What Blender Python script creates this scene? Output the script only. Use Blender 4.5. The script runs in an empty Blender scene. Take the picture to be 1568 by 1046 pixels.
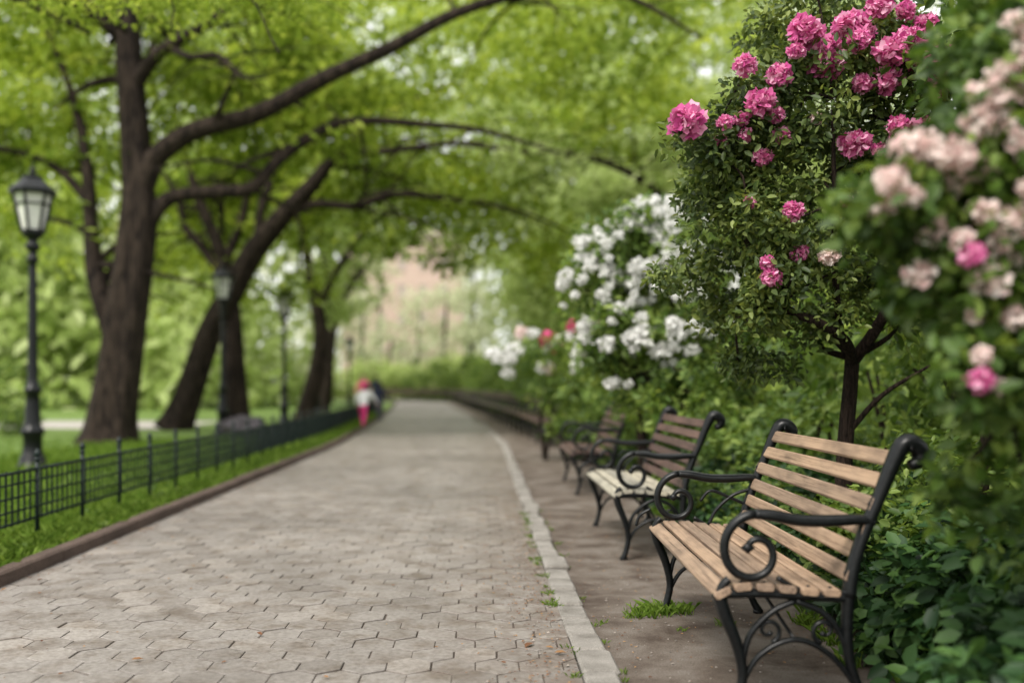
import bpy, math, random
import numpy as np
from mathutils import Vector, Matrix
random.seed(7)
R = np.random.default_rng(11)
scene = bpy.context.scene
scene.view_settings.view_transform = 'Standard'
scene.view_settings.look = 'None'
scene.view_settings.exposure = 0

# ------------------------------------------------------------------ materials
def new_mat(name):
    m = bpy.data.materials.new(name); m.use_nodes = True
    nt = m.node_tree
    for n in list(nt.nodes): nt.nodes.remove(n)
    out = nt.nodes.new('ShaderNodeOutputMaterial')
    return m, nt, out

def ramp(nt, fac, stops):
    r = nt.nodes.new('ShaderNodeValToRGB')
    el = r.color_ramp.elements
    while len(el) < len(stops): el.new(0.5)
    for e, (p, c) in zip(el, stops):
        e.position = p; e.color = (c[0], c[1], c[2], 1)
    nt.links.new(fac, r.inputs['Fac'])
    return r.outputs['Color']

def noise(nt, scale, detail=4, vec=None, rough=0.55, dist=0.0):
    n = nt.nodes.new('ShaderNodeTexNoise')
    n.inputs['Scale'].default_value = scale
    n.inputs['Detail'].default_value = detail
    n.inputs['Roughness'].default_value = rough
    n.inputs['Distortion'].default_value = dist
    if vec is not None: nt.links.new(vec, n.inputs['Vector'])
    return n.outputs['Fac']

def coords(nt, scale=(1, 1, 1), kind='Object'):
    t = nt.nodes.new('ShaderNodeTexCoord'); mp = nt.nodes.new('ShaderNodeMapping')
    mp.inputs['Scale'].default_value = scale
    nt.links.new(t.outputs[kind], mp.inputs['Vector'])
    return mp.outputs['Vector']

def mixc(nt, fac, a, b, mode='MIX'):
    m = nt.nodes.new('ShaderNodeMix'); m.data_type = 'RGBA'; m.blend_type = mode
    if isinstance(fac, float): m.inputs[0].default_value = fac
    else: nt.links.new(fac, m.inputs[0])
    for i, v in ((6, a), (7, b)):
        if isinstance(v, tuple): m.inputs[i].default_value = (v[0], v[1], v[2], 1)
        else: nt.links.new(v, m.inputs[i])
    return m.outputs[2]

def bump(nt, h, strength=0.5, dist=0.01):
    b = nt.nodes.new('ShaderNodeBump')
    b.inputs['Strength'].default_value = strength
    b.inputs['Distance'].default_value = dist
    nt.links.new(h, b.inputs['Height'])
    return b.outputs['Normal']

def principled(nt, out, col, rough=0.7, normal=None, metallic=0.0, spec=0.4):
    p = nt.nodes.new('ShaderNodeBsdfPrincipled')
    if isinstance(col, tuple): p.inputs['Base Color'].default_value = (col[0], col[1], col[2], 1)
    else: nt.links.new(col, p.inputs['Base Color'])
    if isinstance(rough, float): p.inputs['Roughness'].default_value = rough
    else: nt.links.new(rough, p.inputs['Roughness'])
    p.inputs['Metallic'].default_value = metallic
    p.inputs['Specular IOR Level'].default_value = spec
    if normal is not None: nt.links.new(normal, p.inputs['Normal'])
    if out is not None: nt.links.new(p.outputs[0], out.inputs['Surface'])
    return p

def leaf_mat(name, dark, mid, light, trans=0.45, tcol=None, nscale=1.2, rough=0.5, spec=0.35, simple=False):
    m, nt, out = new_mat(name)
    g = nt.nodes.new('ShaderNodeNewGeometry')
    col = ramp(nt, g.outputs['Random Per Island'], [(0.0, dark), (0.55, mid), (1.0, light)])
    if nscale:
        n = noise(nt, nscale, 0, coords(nt))
        k = ramp(nt, n, [(0.35, (0.62, 0.66, 0.6)), (0.65, (1.3, 1.22, 1.1))])
        col = mixc(nt, 1.0, col, k, 'MULTIPLY')
    if simple:
        p = nt.nodes.new('ShaderNodeBsdfDiffuse'); nt.links.new(col, p.inputs['Color'])
    else:
        p = principled(nt, None, col, rough, spec=spec)
    t = nt.nodes.new('ShaderNodeBsdfTranslucent')
    if tcol:
        tc = mixc(nt, 1.0, col, tcol, 'MULTIPLY')
        nt.links.new(tc, t.inputs['Color'])
    else: nt.links.new(col, t.inputs['Color'])
    mx = nt.nodes.new('ShaderNodeMixShader'); mx.inputs[0].default_value = trans
    nt.links.new(p.outputs[0], mx.inputs[1]); nt.links.new(t.outputs[0], mx.inputs[2])
    nt.links.new(mx.outputs[0], out.inputs['Surface'])
    return m

YT = (1.5, 1.4, 0.9)
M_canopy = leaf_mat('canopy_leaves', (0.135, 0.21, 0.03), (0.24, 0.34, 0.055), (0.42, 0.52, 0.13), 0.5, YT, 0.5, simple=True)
M_dist = leaf_mat('hazed_distant_leaves', (0.29, 0.38, 0.11), (0.42, 0.51, 0.19), (0.60, 0.67, 0.35), 0.45, (1.2, 1.2, 1), 0, simple=True)  # lightened greens: distance haze is put into the leaf colour
M_far = leaf_mat('hazed_far_leaves', (0.45, 0.49, 0.30), (0.56, 0.59, 0.40), (0.68, 0.70, 0.52), 0.4, (1.1, 1.1, 1), 0, simple=True)  # palest greens, with the atmospheric haze painted into the leaves
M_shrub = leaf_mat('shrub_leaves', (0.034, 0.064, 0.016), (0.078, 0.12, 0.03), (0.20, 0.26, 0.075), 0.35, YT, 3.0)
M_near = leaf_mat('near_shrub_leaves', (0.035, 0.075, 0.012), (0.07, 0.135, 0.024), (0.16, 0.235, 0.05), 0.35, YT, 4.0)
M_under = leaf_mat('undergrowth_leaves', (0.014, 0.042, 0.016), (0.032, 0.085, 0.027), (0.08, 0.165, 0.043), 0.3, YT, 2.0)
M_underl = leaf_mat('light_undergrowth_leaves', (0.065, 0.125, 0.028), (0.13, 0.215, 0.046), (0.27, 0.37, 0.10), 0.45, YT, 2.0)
M_grass = leaf_mat('grass_blades', (0.07, 0.13, 0.02), (0.12, 0.20, 0.03), (0.22, 0.32, 0.07), 0.4, YT, 0, simple=True)
M_pink = leaf_mat('pink_petals', (0.52, 0.08, 0.27), (0.75, 0.22, 0.44), (0.88, 0.54, 0.68), 0.35, (1.1, 0.95, 1.1), 0, simple=True)
M_pale = leaf_mat('pale_pink_petals', (0.68, 0.48, 0.46), (0.82, 0.68, 0.64), (0.88, 0.80, 0.75), 0.35, (1.05, 1, 1), 0, simple=True)
M_white = leaf_mat('white_petals', (0.68, 0.68, 0.66), (0.8, 0.8, 0.78), (0.88, 0.88, 0.86), 0.35, (1.05, 1.05, 1.05), 0, simple=True)
M_red = leaf_mat('crimson_petals', (0.5, 0.02, 0.14), (0.68, 0.07, 0.24), (0.78, 0.22, 0.38), 0.3, (1.1, 1, 1), 0, simple=True)
M_litter = leaf_mat('dry_leaves', (0.10, 0.04, 0.02), (0.20, 0.10, 0.05), (0.40, 0.23, 0.09), 0.2, (1, 1, 1), 0, 0.7, 0.2)

def bark_mat(name, dark, light, sc=1.0):
    m, nt, out = new_mat(name)
    v = coords(nt, (7*sc, 7*sc, 1.1*sc))
    a = noise(nt, 2.2, 4, v, 0.65, 0.6)
    col = ramp(nt, a, [(0.38, dark), (0.66, light)])
    principled(nt, out, col, 0.9, bump(nt, a, 1.0, 0.06), spec=0.15)
    return m
M_bark = bark_mat('bark', (0.006, 0.0045, 0.004), (0.055, 0.040, 0.030))
M_barkn = bark_mat('shrub_bark', (0.014, 0.009, 0.007), (0.055, 0.037, 0.027), 5)

def iron_mat(name, col, rough=0.42):
    m, nt, out = new_mat(name)
    n = noise(nt, 60, 3, coords(nt))
    c = ramp(nt, n, [(0.35, tuple(x*0.6 for x in col)), (0.7, tuple(x*1.5 for x in col))])
    principled(nt, out, c, rough, bump(nt, n, 0.3, 0.002), 0.0, 0.3)
    return m
M_iron = iron_mat('black_painted_iron', (0.005, 0.006, 0.0065), 0.36)
M_fence = iron_mat('dark_green_painted_iron', (0.005, 0.013, 0.011))

def wood_mat(name, dark, light):
    m, nt, out = new_mat(name)
    v = coords(nt, (45, 1.1, 45))
    a = noise(nt, 2.0, 8, v, 0.72, 0.5)
    b = noise(nt, 9.0, 3, coords(nt, (1, .3, 1)), 0.65)
    g = nt.nodes.new('ShaderNodeNewGeometry')
    col = ramp(nt, a, [(0.30, dark), (0.50, light), (0.8, tuple(min(1, x*1.2) for x in light))])
    col = mixc(nt, 1.0, col, ramp(nt, g.outputs['Random Per Island'], [(0, (0.74, 0.75, 0.78)), (1, (1.14, 1.1, 1.04))]), 'MULTIPLY')
    col = mixc(nt, 1.0, col, ramp(nt, b, [(0.32, (0.58, 0.58, 0.60)), (0.55, (1.0, 1.0, 1.0)), (0.75, (1.14, 1.12, 1.1))]), 'MULTIPLY')
    principled(nt, out, col, 0.5, bump(nt, a, 0.7, 0.005), spec=0.4)
    return m
M_wood = wood_mat('weathered_wood', (0.11, 0.07, 0.048), (0.33, 0.235, 0.165))
M_wood2 = wood_mat('sky_sheen_grey_wood', (0.2, 0.18, 0.14), (0.40, 0.38, 0.31))  # pale grey seat wood with the sky reflection painted into its colour
M_woodd = wood_mat('dark_wood', (0.035, 0.022, 0.02), (0.11, 0.068, 0.06))

def paver_mat():
    m, nt, out = new_mat('hexagonal_paver_stone')
    g = nt.nodes.new('ShaderNodeNewGeometry')
    v = coords(nt)
    a = noise(nt, 0.55, 3, v, 0.6)
    f = noise(nt, 45, 4, v, 0.7)
    s2 = noise(nt, 5.0, 4, v, 0.65)
    col = ramp(nt, g.outputs['Random Per Island'], [(0, (0.185, 0.167, 0.152)), (0.35, (0.21, 0.193, 0.178)), (0.7, (0.23, 0.213, 0.198)), (1, (0.255, 0.233, 0.212))])
    col = mixc(nt, 1.0, col, ramp(nt, a, [(0.35, (0.80, 0.78, 0.76)), (0.65, (1.18, 1.165, 1.145))]), 'MULTIPLY')
    col = mixc(nt, 1.0, col, ramp(nt, s2, [(0.34, (0.68, 0.62, 0.56)), (0.52, (1.03, 1.03, 1.03))]), 'MULTIPLY')
    col = mixc(nt, 1.0, col, ramp(nt, f, [(0.3, (0.6, 0.58, 0.56)), (0.6, (1.06, 1.06, 1.06))]), 'MULTIPLY')
    sx = nt.nodes.new('ShaderNodeSeparateXYZ'); nt.links.new(v, sx.inputs[0])
    mr = nt.nodes.new('ShaderNodeMapRange'); mr.inputs['From Min'].default_value = -0.35; mr.inputs['From Max'].default_value = 0.40; mr.inputs['To Max'].default_value = 0.7
    nt.links.new(sx.outputs['X'], mr.inputs['Value'])
    ad = nt.nodes.new('ShaderNodeMath'); ad.operation = 'MULTIPLY'; nt.links.new(mr.outputs[0], ad.inputs[0])
    st = ramp(nt, noise(nt, 7.0, 5, v, 0.7), [(0.40, (0, 0, 0)), (0.56, (1, 1, 1))])
    nt.links.new(st, ad.inputs[1])
    col = mixc(nt, ad.outputs[0], col, (0.105, 0.074, 0.056))
    principled(nt, out, col, 0.5, bump(nt, f, 0.5, 0.005), spec=0.5)
    return m
M_paver = paver_mat()

def dirt_mat(name, stops, sc=1.0, bumpd=0.01, rough=0.9):
    m, nt, out = new_mat(name)
    v = coords(nt)
    a = noise(nt, 1.3*sc, 5, v, 0.65, 0.3)
    f = noise(nt, 60*sc, 5, v, 0.75)
    col = ramp(nt, a, stops)
    col = mixc(nt, 1.0, col, ramp(nt, f, [(0.3, (0.45, 0.43, 0.41)), (0.65, (1.18, 1.18, 1.18))]), 'MULTIPLY')
    principled(nt, out, col, rough, bump(nt, f, 0.7, bumpd), spec=0.25)
    return m
M_joint = dirt_mat('paving_joint_soil', [(0.3, (0.06, 0.047, 0.037)), (0.7, (0.13, 0.107, 0.088))])
M_strip = dirt_mat('compacted_dirt', [(0.34, (0.075, 0.055, 0.042)), (0.48, (0.145, 0.118, 0.096)), (0.6, (0.205, 0.178, 0.152)), (0.75, (0.27, 0.24, 0.212))], 2.2, 0.014)
M_soil = dirt_mat('soil', [(0.3, (0.035, 0.028, 0.02)), (0.7, (0.07, 0.06, 0.035))])
M_lawn = dirt_mat('lawn_ground', [(0.3, (0.12, 0.20, 0.04)), (0.7, (0.22, 0.32, 0.09))], 0.4, 0.03)
M_ground = dirt_mat('grass_ground', [(0.3, (0.08, 0.14, 0.03)), (0.7, (0.14, 0.2, 0.05))], 0.2, 0.03)
M_kerbL = dirt_mat('brown_edging_stone', [(0.3, (0.07, 0.05, 0.04)), (0.7, (0.14, 0.10, 0.082))], 1.5)
M_kerbR = dirt_mat('pale_kerb_stone', [(0.32, (0.16, 0.148, 0.128)), (0.5, (0.27, 0.255, 0.23)), (0.7, (0.36, 0.34, 0.31))], 3.5, 0.006, 0.75)
M_side = dirt_mat('pale_asphalt', [(0.3, (0.42, 0.39, 0.37)), (0.7, (0.52, 0.49, 0.47))], 0.5)
M_rock = dirt_mat('grey_rock', [(0.3, (0.08, 0.07, 0.08)), (0.7, (0.19, 0.17, 0.19))], 2)

def brick_mat():
    m, nt, out = new_mat('pale_brick')
    b = nt.nodes.new('ShaderNodeTexBrick')
    b.inputs['Color1'].default_value = (0.50, 0.34, 0.29, 1)
    b.inputs['Color2'].default_value = (0.56, 0.41, 0.35, 1)
    b.inputs['Mortar'].default_value = (0.58, 0.48, 0.42, 1)
    b.inputs['Scale'].default_value = 1.0
    b.inputs['Brick Width'].default_value = 0.4; b.inputs['Row Height'].default_value = 0.15
    mp = nt.nodes.new('ShaderNodeMapping'); mp.inputs['Rotation'].default_value = (math.pi/2, 0, 0)
    t = nt.nodes.new('ShaderNodeTexCoord')
    nt.links.new(t.outputs['Object'], mp.inputs['Vector']); nt.links.new(mp.outputs[0], b.inputs['Vector'])
    principled(nt, out, b.outputs['Color'], 0.85)
    return m
M_brick = brick_mat()
def plain(name, col, rough=0.6, sc=20.0, var=0.25, spec=0.4):
    m, nt, out = new_mat(name)
    n = noise(nt, sc, 3, coords(nt))
    c = ramp(nt, n, [(0.3, tuple(x*(1-var) for x in col)), (0.7, tuple(min(1, x*(1+var)) for x in col))])
    principled(nt, out, c, rough, spec=spec)
    return m
M_trim = plain('limestone_trim', (0.55, 0.44, 0.38))
M_win = plain('window_glass', (0.42, 0.35, 0.33), 0.2)
M_frost = plain('frosted_glass', (0.7, 0.7, 0.66), 0.25, 8, 0.1)
M_peb = plain('pebble_stone', (0.2, 0.175, 0.15), 0.8, 30, 0.6)
M_skin = plain('skin', (0.45, 0.28, 0.21)); M_hair = plain('brown_hair', (0.05, 0.03, 0.02))
M_cwhite = plain('white_cloth', (0.8, 0.79, 0.79), 0.8); M_cpink = plain('pink_cloth', (0.7, 0.05, 0.22), 0.8)
M_cnavy = plain('navy_cloth', (0.02, 0.028, 0.07), 0.8); M_cgrey = plain('grey_cloth', (0.08, 0.08, 0.11), 0.8)
M_shoe = plain('shoe_leather', (0.04, 0.035, 0.035), 0.5)

# ------------------------------------------------------------------ helpers
def link(o, parent=None):
    scene.collection.objects.link(o)
    if parent is not None: o.parent = parent
    return o
def empty(name, loc=(0, 0, 0)):
    e = bpy.data.objects.new(name, None); e.location = loc; e.empty_display_size = 0.2
    return link(e)

class MB:
    def __init__(s): s.v = []; s.f = []; s.m = []
    def add(s, v, f, mi=0):
        o = len(s.v); s.v.extend([tuple(p) for p in v]); s.f.extend([tuple(i+o for i in q) for q in f]); s.m.extend([mi]*len(f))
    def tube(s, pts, rad, segs=8, mi=0, sx=1.0, ridge=None, cap=True):
        P = [Vector(p) for p in pts]; n = len(P)
        if not hasattr(rad, '__len__'): rad = [rad]*n
        T = []
        for i in range(n):
            t = (P[min(i+1, n-1)] - P[max(i-1, 0)])
            T.append(t.normalized() if t.length > 1e-9 else Vector((0, 0, 1)))
        up = Vector((0, 1, 0)) if abs(T[0].y) < 0.9 else Vector((1, 0, 0))
        N = (up - T[0]*up.dot(T[0])).normalized()
        V = []
        for i in range(n):
            N = (N - T[i]*N.dot(T[i])).normalized()
            B = T[i].cross(N)
            for k in range(segs):
                a = 2*math.pi*k/segs
                r = rad[i]*(ridge(a, i) if ridge else 1)
                V.append(P[i] + N*(math.cos(a)*r*sx) + B*(math.sin(a)*r))
        F = [(i*segs+k, i*segs+(k+1) % segs, (i+1)*segs+(k+1) % segs, (i+1)*segs+k) for i in range(n-1) for k in range(segs)]
        if cap:
            F.append(tuple(reversed(range(segs)))); F.append(tuple((n-1)*segs+k for k in range(segs)))
        s.add(V, F, mi)
    def box(s, lo, hi, mi=0, bev=0.0):
        x0, y0, z0 = lo; x1, y1, z1 = hi
        if bev <= 0:
            V = [(x, y, z) for x in (x0, x1) for y in (y0, y1) for z in (z0, z1)]
            F = [(0, 1, 3, 2), (4, 6, 7, 5), (0, 4, 5, 1), (2, 3, 7, 6), (0, 2, 6, 4), (1, 5, 7, 3)]
            s.add(V, F, mi)
        else:
            b = bev
            def ring(z, i): return [(x0+i+b, y0+i, z), (x1-i-b, y0+i, z), (x1-i, y0+i+b, z), (x1-i, y1-i-b, z), (x1-i-b, y1-i, z), (x0+i+b, y1-i, z), (x0+i, y1-i-b, z), (x0+i, y0+i+b, z)]
            V = ring(z0, 0)+ring(z1-b, 0)+ring(z1, b)
            F = [tuple(reversed(range(8)))]+[(j*8+k, j*8+(k+1) % 8, (j+1)*8+(k+1) % 8, (j+1)*8+k) for j in (0, 1) for k in range(8)]+[tuple(range(16, 24))]
            s.add(V, F, mi)
    def lathe(s, prof, c=(0, 0, 0), segs=16, mi=0):
        V = []; n = len(prof)
        for r, z in prof:
            for k in range(segs):
                a = 2*math.pi*k/segs; V.append((c[0]+r*math.cos(a), c[1]+r*math.sin(a), c[2]+z))
        F = [(i*segs+k, i*segs+(k+1) % segs, (i+1)*segs+(k+1) % segs, (i+1)*segs+k) for i in range(n-1) for k in range(segs)]
        F.append(tuple(reversed(range(segs)))); F.append(tuple((n-1)*segs+k for k in range(segs)))
        s.add(V, F, mi)
    def obj(s, name, mats, parent=None, smooth=True):
        me = bpy.data.meshes.new(name); me.from_pydata(s.v, [], s.f)
        for m in (mats if isinstance(mats, (list, tuple)) else [mats]): me.materials.append(m)
        me.polygons.foreach_set('material_index', s.m)
        if smooth: me.polygons.foreach_set('use_smooth', [True]*len(s.f))
        me.update()
        return link(bpy.data.objects.new(name, me), parent)

def cr(pts, k=5):
    P = [np.array(p, float) for p in pts]; P = [2*P[0]-P[1]]+P+[2*P[-1]-P[-2]]
    out = []
    for i in range(1, len(P)-2):
        for j in range(k):
            t = j/k
            out.append(0.5*((2*P[i])+(-P[i-1]+P[i+1])*t+(2*P[i-1]-5*P[i]+4*P[i+1]-P[i+2])*t*t+(-P[i-1]+3*P[i]-3*P[i+1]+P[i+2])*t**3))
    out.append(P[-2]); return out

def norm(a): return a/np.maximum(np.linalg.norm(a, axis=1, keepdims=True), 1e-9)

def leaf_verts(P, O, size, aspect=0.45, jit=0.8, upb=0.5, fold=0.12, droop=0.0):
    n = len(P)
    nrm = norm(O*0.6+np.array([0, -0.15, upb])+R.normal(size=(n, 3))*jit)
    d = norm(O*0.8+R.normal(size=(n, 3))*0.8+np.array([0, 0, -droop]))
    d = norm(d-nrm*np.sum(d*nrm, axis=1, keepdims=True))
    sd = np.cross(nrm, d)
    s = (np.asarray(size)*(0.65+0.7*R.random(n)))[:, None]
    w = s*aspect
    V = np.empty((n, 6, 3))
    V[:, 0] = P
    V[:, 1] = P+d*s*0.3+sd*w*0.48+nrm*w*fold
    V[:, 2] = P+d*s*0.68+sd*w*0.40+nrm*w*fold
    V[:, 3] = P+d*s-nrm*s*0.08
    V[:, 4] = P+d*s*0.68-sd*w*0.40+nrm*w*fold
    V[:, 5] = P+d*s*0.3-sd*w*0.48+nrm*w*fold
    return V.reshape(-1, 3)

def leaf_obj(name, V, mat, parent=None):
    V = np.concatenate(V) if isinstance(V, list) else V
    n = len(V)//6
    me = bpy.data.meshes.new(name)
    me.vertices.add(n*6); me.vertices.foreach_set('co', V.astype(np.float32).ravel())
    me.loops.add(n*8); me.polygons.add(n*2)
    pat = np.array([0, 5, 4, 3, 0, 3, 2, 1])
    me.loops.foreach_set('vertex_index', (np.arange(n)[:, None]*6+pat).astype(np.int32).ravel())
    me.polygons.foreach_set('loop_start', (np.arange(n*2)*4).astype(np.int32))
    me.update(calc_edges=True); me.validate()
    me.materials.append(mat)
    return link(bpy.data.objects.new(name, me), parent)

def ball(n, r=(1, 1, 1), shell=0.0):
    d = norm(R.normal(size=(n, 3)))
    rad = (shell+(1-shell)*R.random(n)**(1/2.2))[:, None]
    return d*rad*np.array(r), d

def clumps(centers, rad, per, size, **kw):
    out = []
    for c in centers:
        rr = rad*(0.65+0.7*random.random())
        f = kw.get('flat', 0.7)
        p, d = ball(int(per*(rr/rad)**1.5), (rr, rr, rr*f))
        out.append(leaf_verts(p+np.array(c), d, size, kw.get('aspect', 0.45), kw.get('jit', 0.8), kw.get('upb', 0.5), droop=kw.get('droop', 0.0)))
    return out

def lobe_centers(lobes, dens):
    C = []
    for (x, y, z, a, b, c) in lobes:
        n = max(3, int(dens*(a*b+b*c+a*c)/3))
        p, d = ball(n, (a, b, c), 0.5)
        C += list(p+np.array([x, y, z]))
    return C

def flower_verts(c, r, n=64, up=0.25):
    k = n
    d = norm(R.normal(size=(k, 3))+np.array([0, -0.35, up]))
    lay = (0.35+0.5*R.random(k)**0.6)[:, None]
    lump = norm(R.normal(size=(9, 3))+np.array([0, -.3, .2]))
    dd = (d@lump.T).max(axis=1, keepdims=True)
    P = np.array(c)+d*r*lay*(0.72+0.3*dd)*np.array([1, 1, 0.88])
    nr = norm(d*0.9+R.normal(size=(k, 3))*0.5)
    t = norm(R.normal(size=(k, 3))*0.9+d*0.45)
    t = norm(t-nr*np.sum(t*nr, axis=1, keepdims=True)*0.7)
    sd = norm(np.cross(nr, t))
    s = (r*(0.30+0.18*R.random(k)))[:, None]; w = s*1.35
    V = np.empty((k, 6, 3))
    V[:, 0] = P
    V[:, 1] = P+t*s*0.40+sd*w*0.48+nr*w*0.10
    V[:, 2] = P+t*s*0.92+sd*w*0.42+nr*w*(0.24)
    V[:, 3] = P+t*s*0.98+nr*w*0.06
    V[:, 4] = P+t*s*0.92-sd*w*0.42+nr*w*0.22
    V[:, 5] = P+t*s*0.40-sd*w*0.48+nr*w*0.10
    return V.reshape(-1, 3)

# ------------------------------------------------------------------ path shape
def shift(y):
    s = 0.0
    if y > 18: s -= 0.022*(y-18)**1.25
    if y > 66: s -= 0.025*(y-66)**2
    return s
XL, XR = -2.6, 0.38
YMAX = 92
def strip_obj(name, xa, xb, z, mat, y0=-3, y1=YMAX, step=1.0, follow=True, nx=1):
    yy = np.arange(y0, y1+1e-6, step); V = []; F = []
    for y in yy:
        sh = shift(y) if follow else 0
        for i in range(nx+1): V.append((xa+(xb-xa)*i/nx+sh, y, z))
    w = nx+1
    for j in range(len(yy)-1):
        for i in range(nx): F.append((j*w+i, j*w+i+1, (j+1)*w+i+1, (j+1)*w+i))
    mb = MB(); mb.add(V, F); return mb.obj(name, mat, smooth=False)

mb = MB(); mb.add([(-600, -100, -0.03), (600, -100, -0.03), (600, 900, -0.03), (-600, 900, -0.03)], [(0, 1, 2, 3)])
mb.obj('ground', M_ground, smooth=False)
strip_obj('lawn', -70, XL-0.10, -0.012, M_lawn, nx=30)
strip_obj('flower_bed_soil', XR+0.9, 30, -0.012, M_soil)
strip_obj('dirt_strip', XR+0.13, XR+1.25, 0.0, M_strip)
path = empty('paved_path')
o = strip_obj('joint_bed', XL, XR, 0.0015, M_joint); o.parent = path
w = 0.172; R0 = w/math.sqrt(3); SY = 1.15
V = []; F = []
row = 0; y = -2.0
while y < YMAX-1:
    off = (row % 2)*w/2
    x = XL-w+off
    sh = shift(y)
    while x < XR+w:
        z = 0.0075+random.gauss(0, 0.0012); tx = random.gauss(0, 0.011); ty = random.gauss(0, 0.011)
        g = 0.970+random.gauss(0, .007)
        rot = random.gauss(0, .012)
        o0 = len(V)
        jx = random.gauss(0, 0.0016); jy = random.gauss(0, 0.0016)
        for (rr, dz) in ((R0*g, -0.010), (R0*g, -0.0016), (R0*(g-0.03), 0.0)):
            for k in range(6):
                a = math.pi/6+k*math.pi/3+rot
                dx = rr*math.cos(a); dy = rr*math.sin(a)*SY
                px = min(max(x+dx+jx, XL-0.0), XR)
                V.append((px+sh, y+dy+jy, z+dz+dx*tx+dy*ty))
        xs = [V[o0+k][0] for k in range(6)]
        if max(xs)-min(xs) > 0.02:
            for j in (0, 1):
                for k in range(6): F.append((o0+j*6+k, o0+j*6+(k+1) % 6, o0+(j+1)*6+(k+1) % 6, o0+(j+1)*6+k))
            F.append(tuple(o0+12+k for k in range(6)))
        else:
            del V[o0:]
        x += w
    y += w*math.sqrt(3)/2*SY; row += 1
mb = MB(); mb.v = V; mb.f = F; mb.m = [0]*len(F)
mb.obj('hexagonal_pavers', M_paver, path, smooth=False)

mb = MB(); y = -2.0
while y < 90:
    L = 1.2
    a, b = shift(y), shift(y+L)
    x0, x1 = XL-0.11, XL-0.003
    zt = 0.085+random.gauss(0, 0.003)
    V = [(x0+a, y+.004, -0.03), (x1+a, y+.004, -0.03), (x1+a, y+.004, zt-0.012), (x1-0.014+a, y+.004, zt), (x0+0.014+a, y+.004, zt), (x0+a, y+.004, zt-0.012)]
    V += [(p[0]-a+b, y+L-.004, p[2]) for p in V]
    F = [(0, 1, 2, 3, 4, 5), (11, 10, 9, 8, 7, 6)]+[(k, k+6, (k+1) % 6+6, (k+1) % 6) for k in range(6)]
    mb.add(V, F); y += L
mb.obj('kerb', M_kerbL, smooth=False)
mb = MB(); y = -1.0
while y < 90:
    L = 0.26+random.random()*0.14
    a = shift(y)+random.gauss(0, 0.006)
    wj = random.gauss(0, 0.008)
    mb.box((XR+0.004+a, y+0.009, -0.03), (XR+0.133+a+wj, y+L-0.009, 0.022+random.gauss(0, 0.006)), 0, 0.011)
    y += L
mb.obj('kerb', M_kerbR, smooth=False)
mb = MB(); V = []; F = []
for i in range(25):
    t = i/24; x = -45+t*(45-7.9); yc = 28.0+2.0*math.sin(t*2.2)-1.0*t
    V += [(x, yc-2.6, 0.0), (x, yc+3.0, 0.0)]
for i in range(24): F.append((i*2, i*2+2, i*2+3, i*2+1))
mb.add(V, F); mb.obj('footpath', M_side, smooth=False)

# ------------------------------------------------------------------ fence
mb = MB(); FX = -3.05
def fx(y): return FX+shift(y)
yy = 3.05; posts = []
while yy < 46: posts.append(yy); yy += 0.80
for y in posts:
    x = fx(y)
    mb.tube([(x, y, -0.03), (x, y, 0.585)], 0.016, 6)
    mb.lathe([(0.004, 0.58), (0.022, 0.585), (0.022, 0.60), (0.010, 0.607), (0.024, 0.622), (0.022, 0.642), (0.003, 0.67)], (x, y, 0), 8)
for a, b in zip(posts[:-1], posts[1:]):
    for z, r in ((0.53, .012), (0.455, .008), (0.365, .008), (0.275, .008), (0.20, .011)):
        mb.tube([(fx(a), a, z), (fx((a+b)/2), (a+b)/2, z+random.gauss(0, .003)), (fx(b), b, z)], r, 5)
    n = 18 if a < 22 else 9
    for k in range(1, n):
        y = a+(b-a)*k/n; x = fx(y)+(0.008 if k % 2 else -0.008)
        mb.tube([(x, y, 0.185), (x, y, 0.535 if k % 4 else 0.545)], 0.0062, 4, cap=False)
mb.obj('iron_fence', M_fence)

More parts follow.
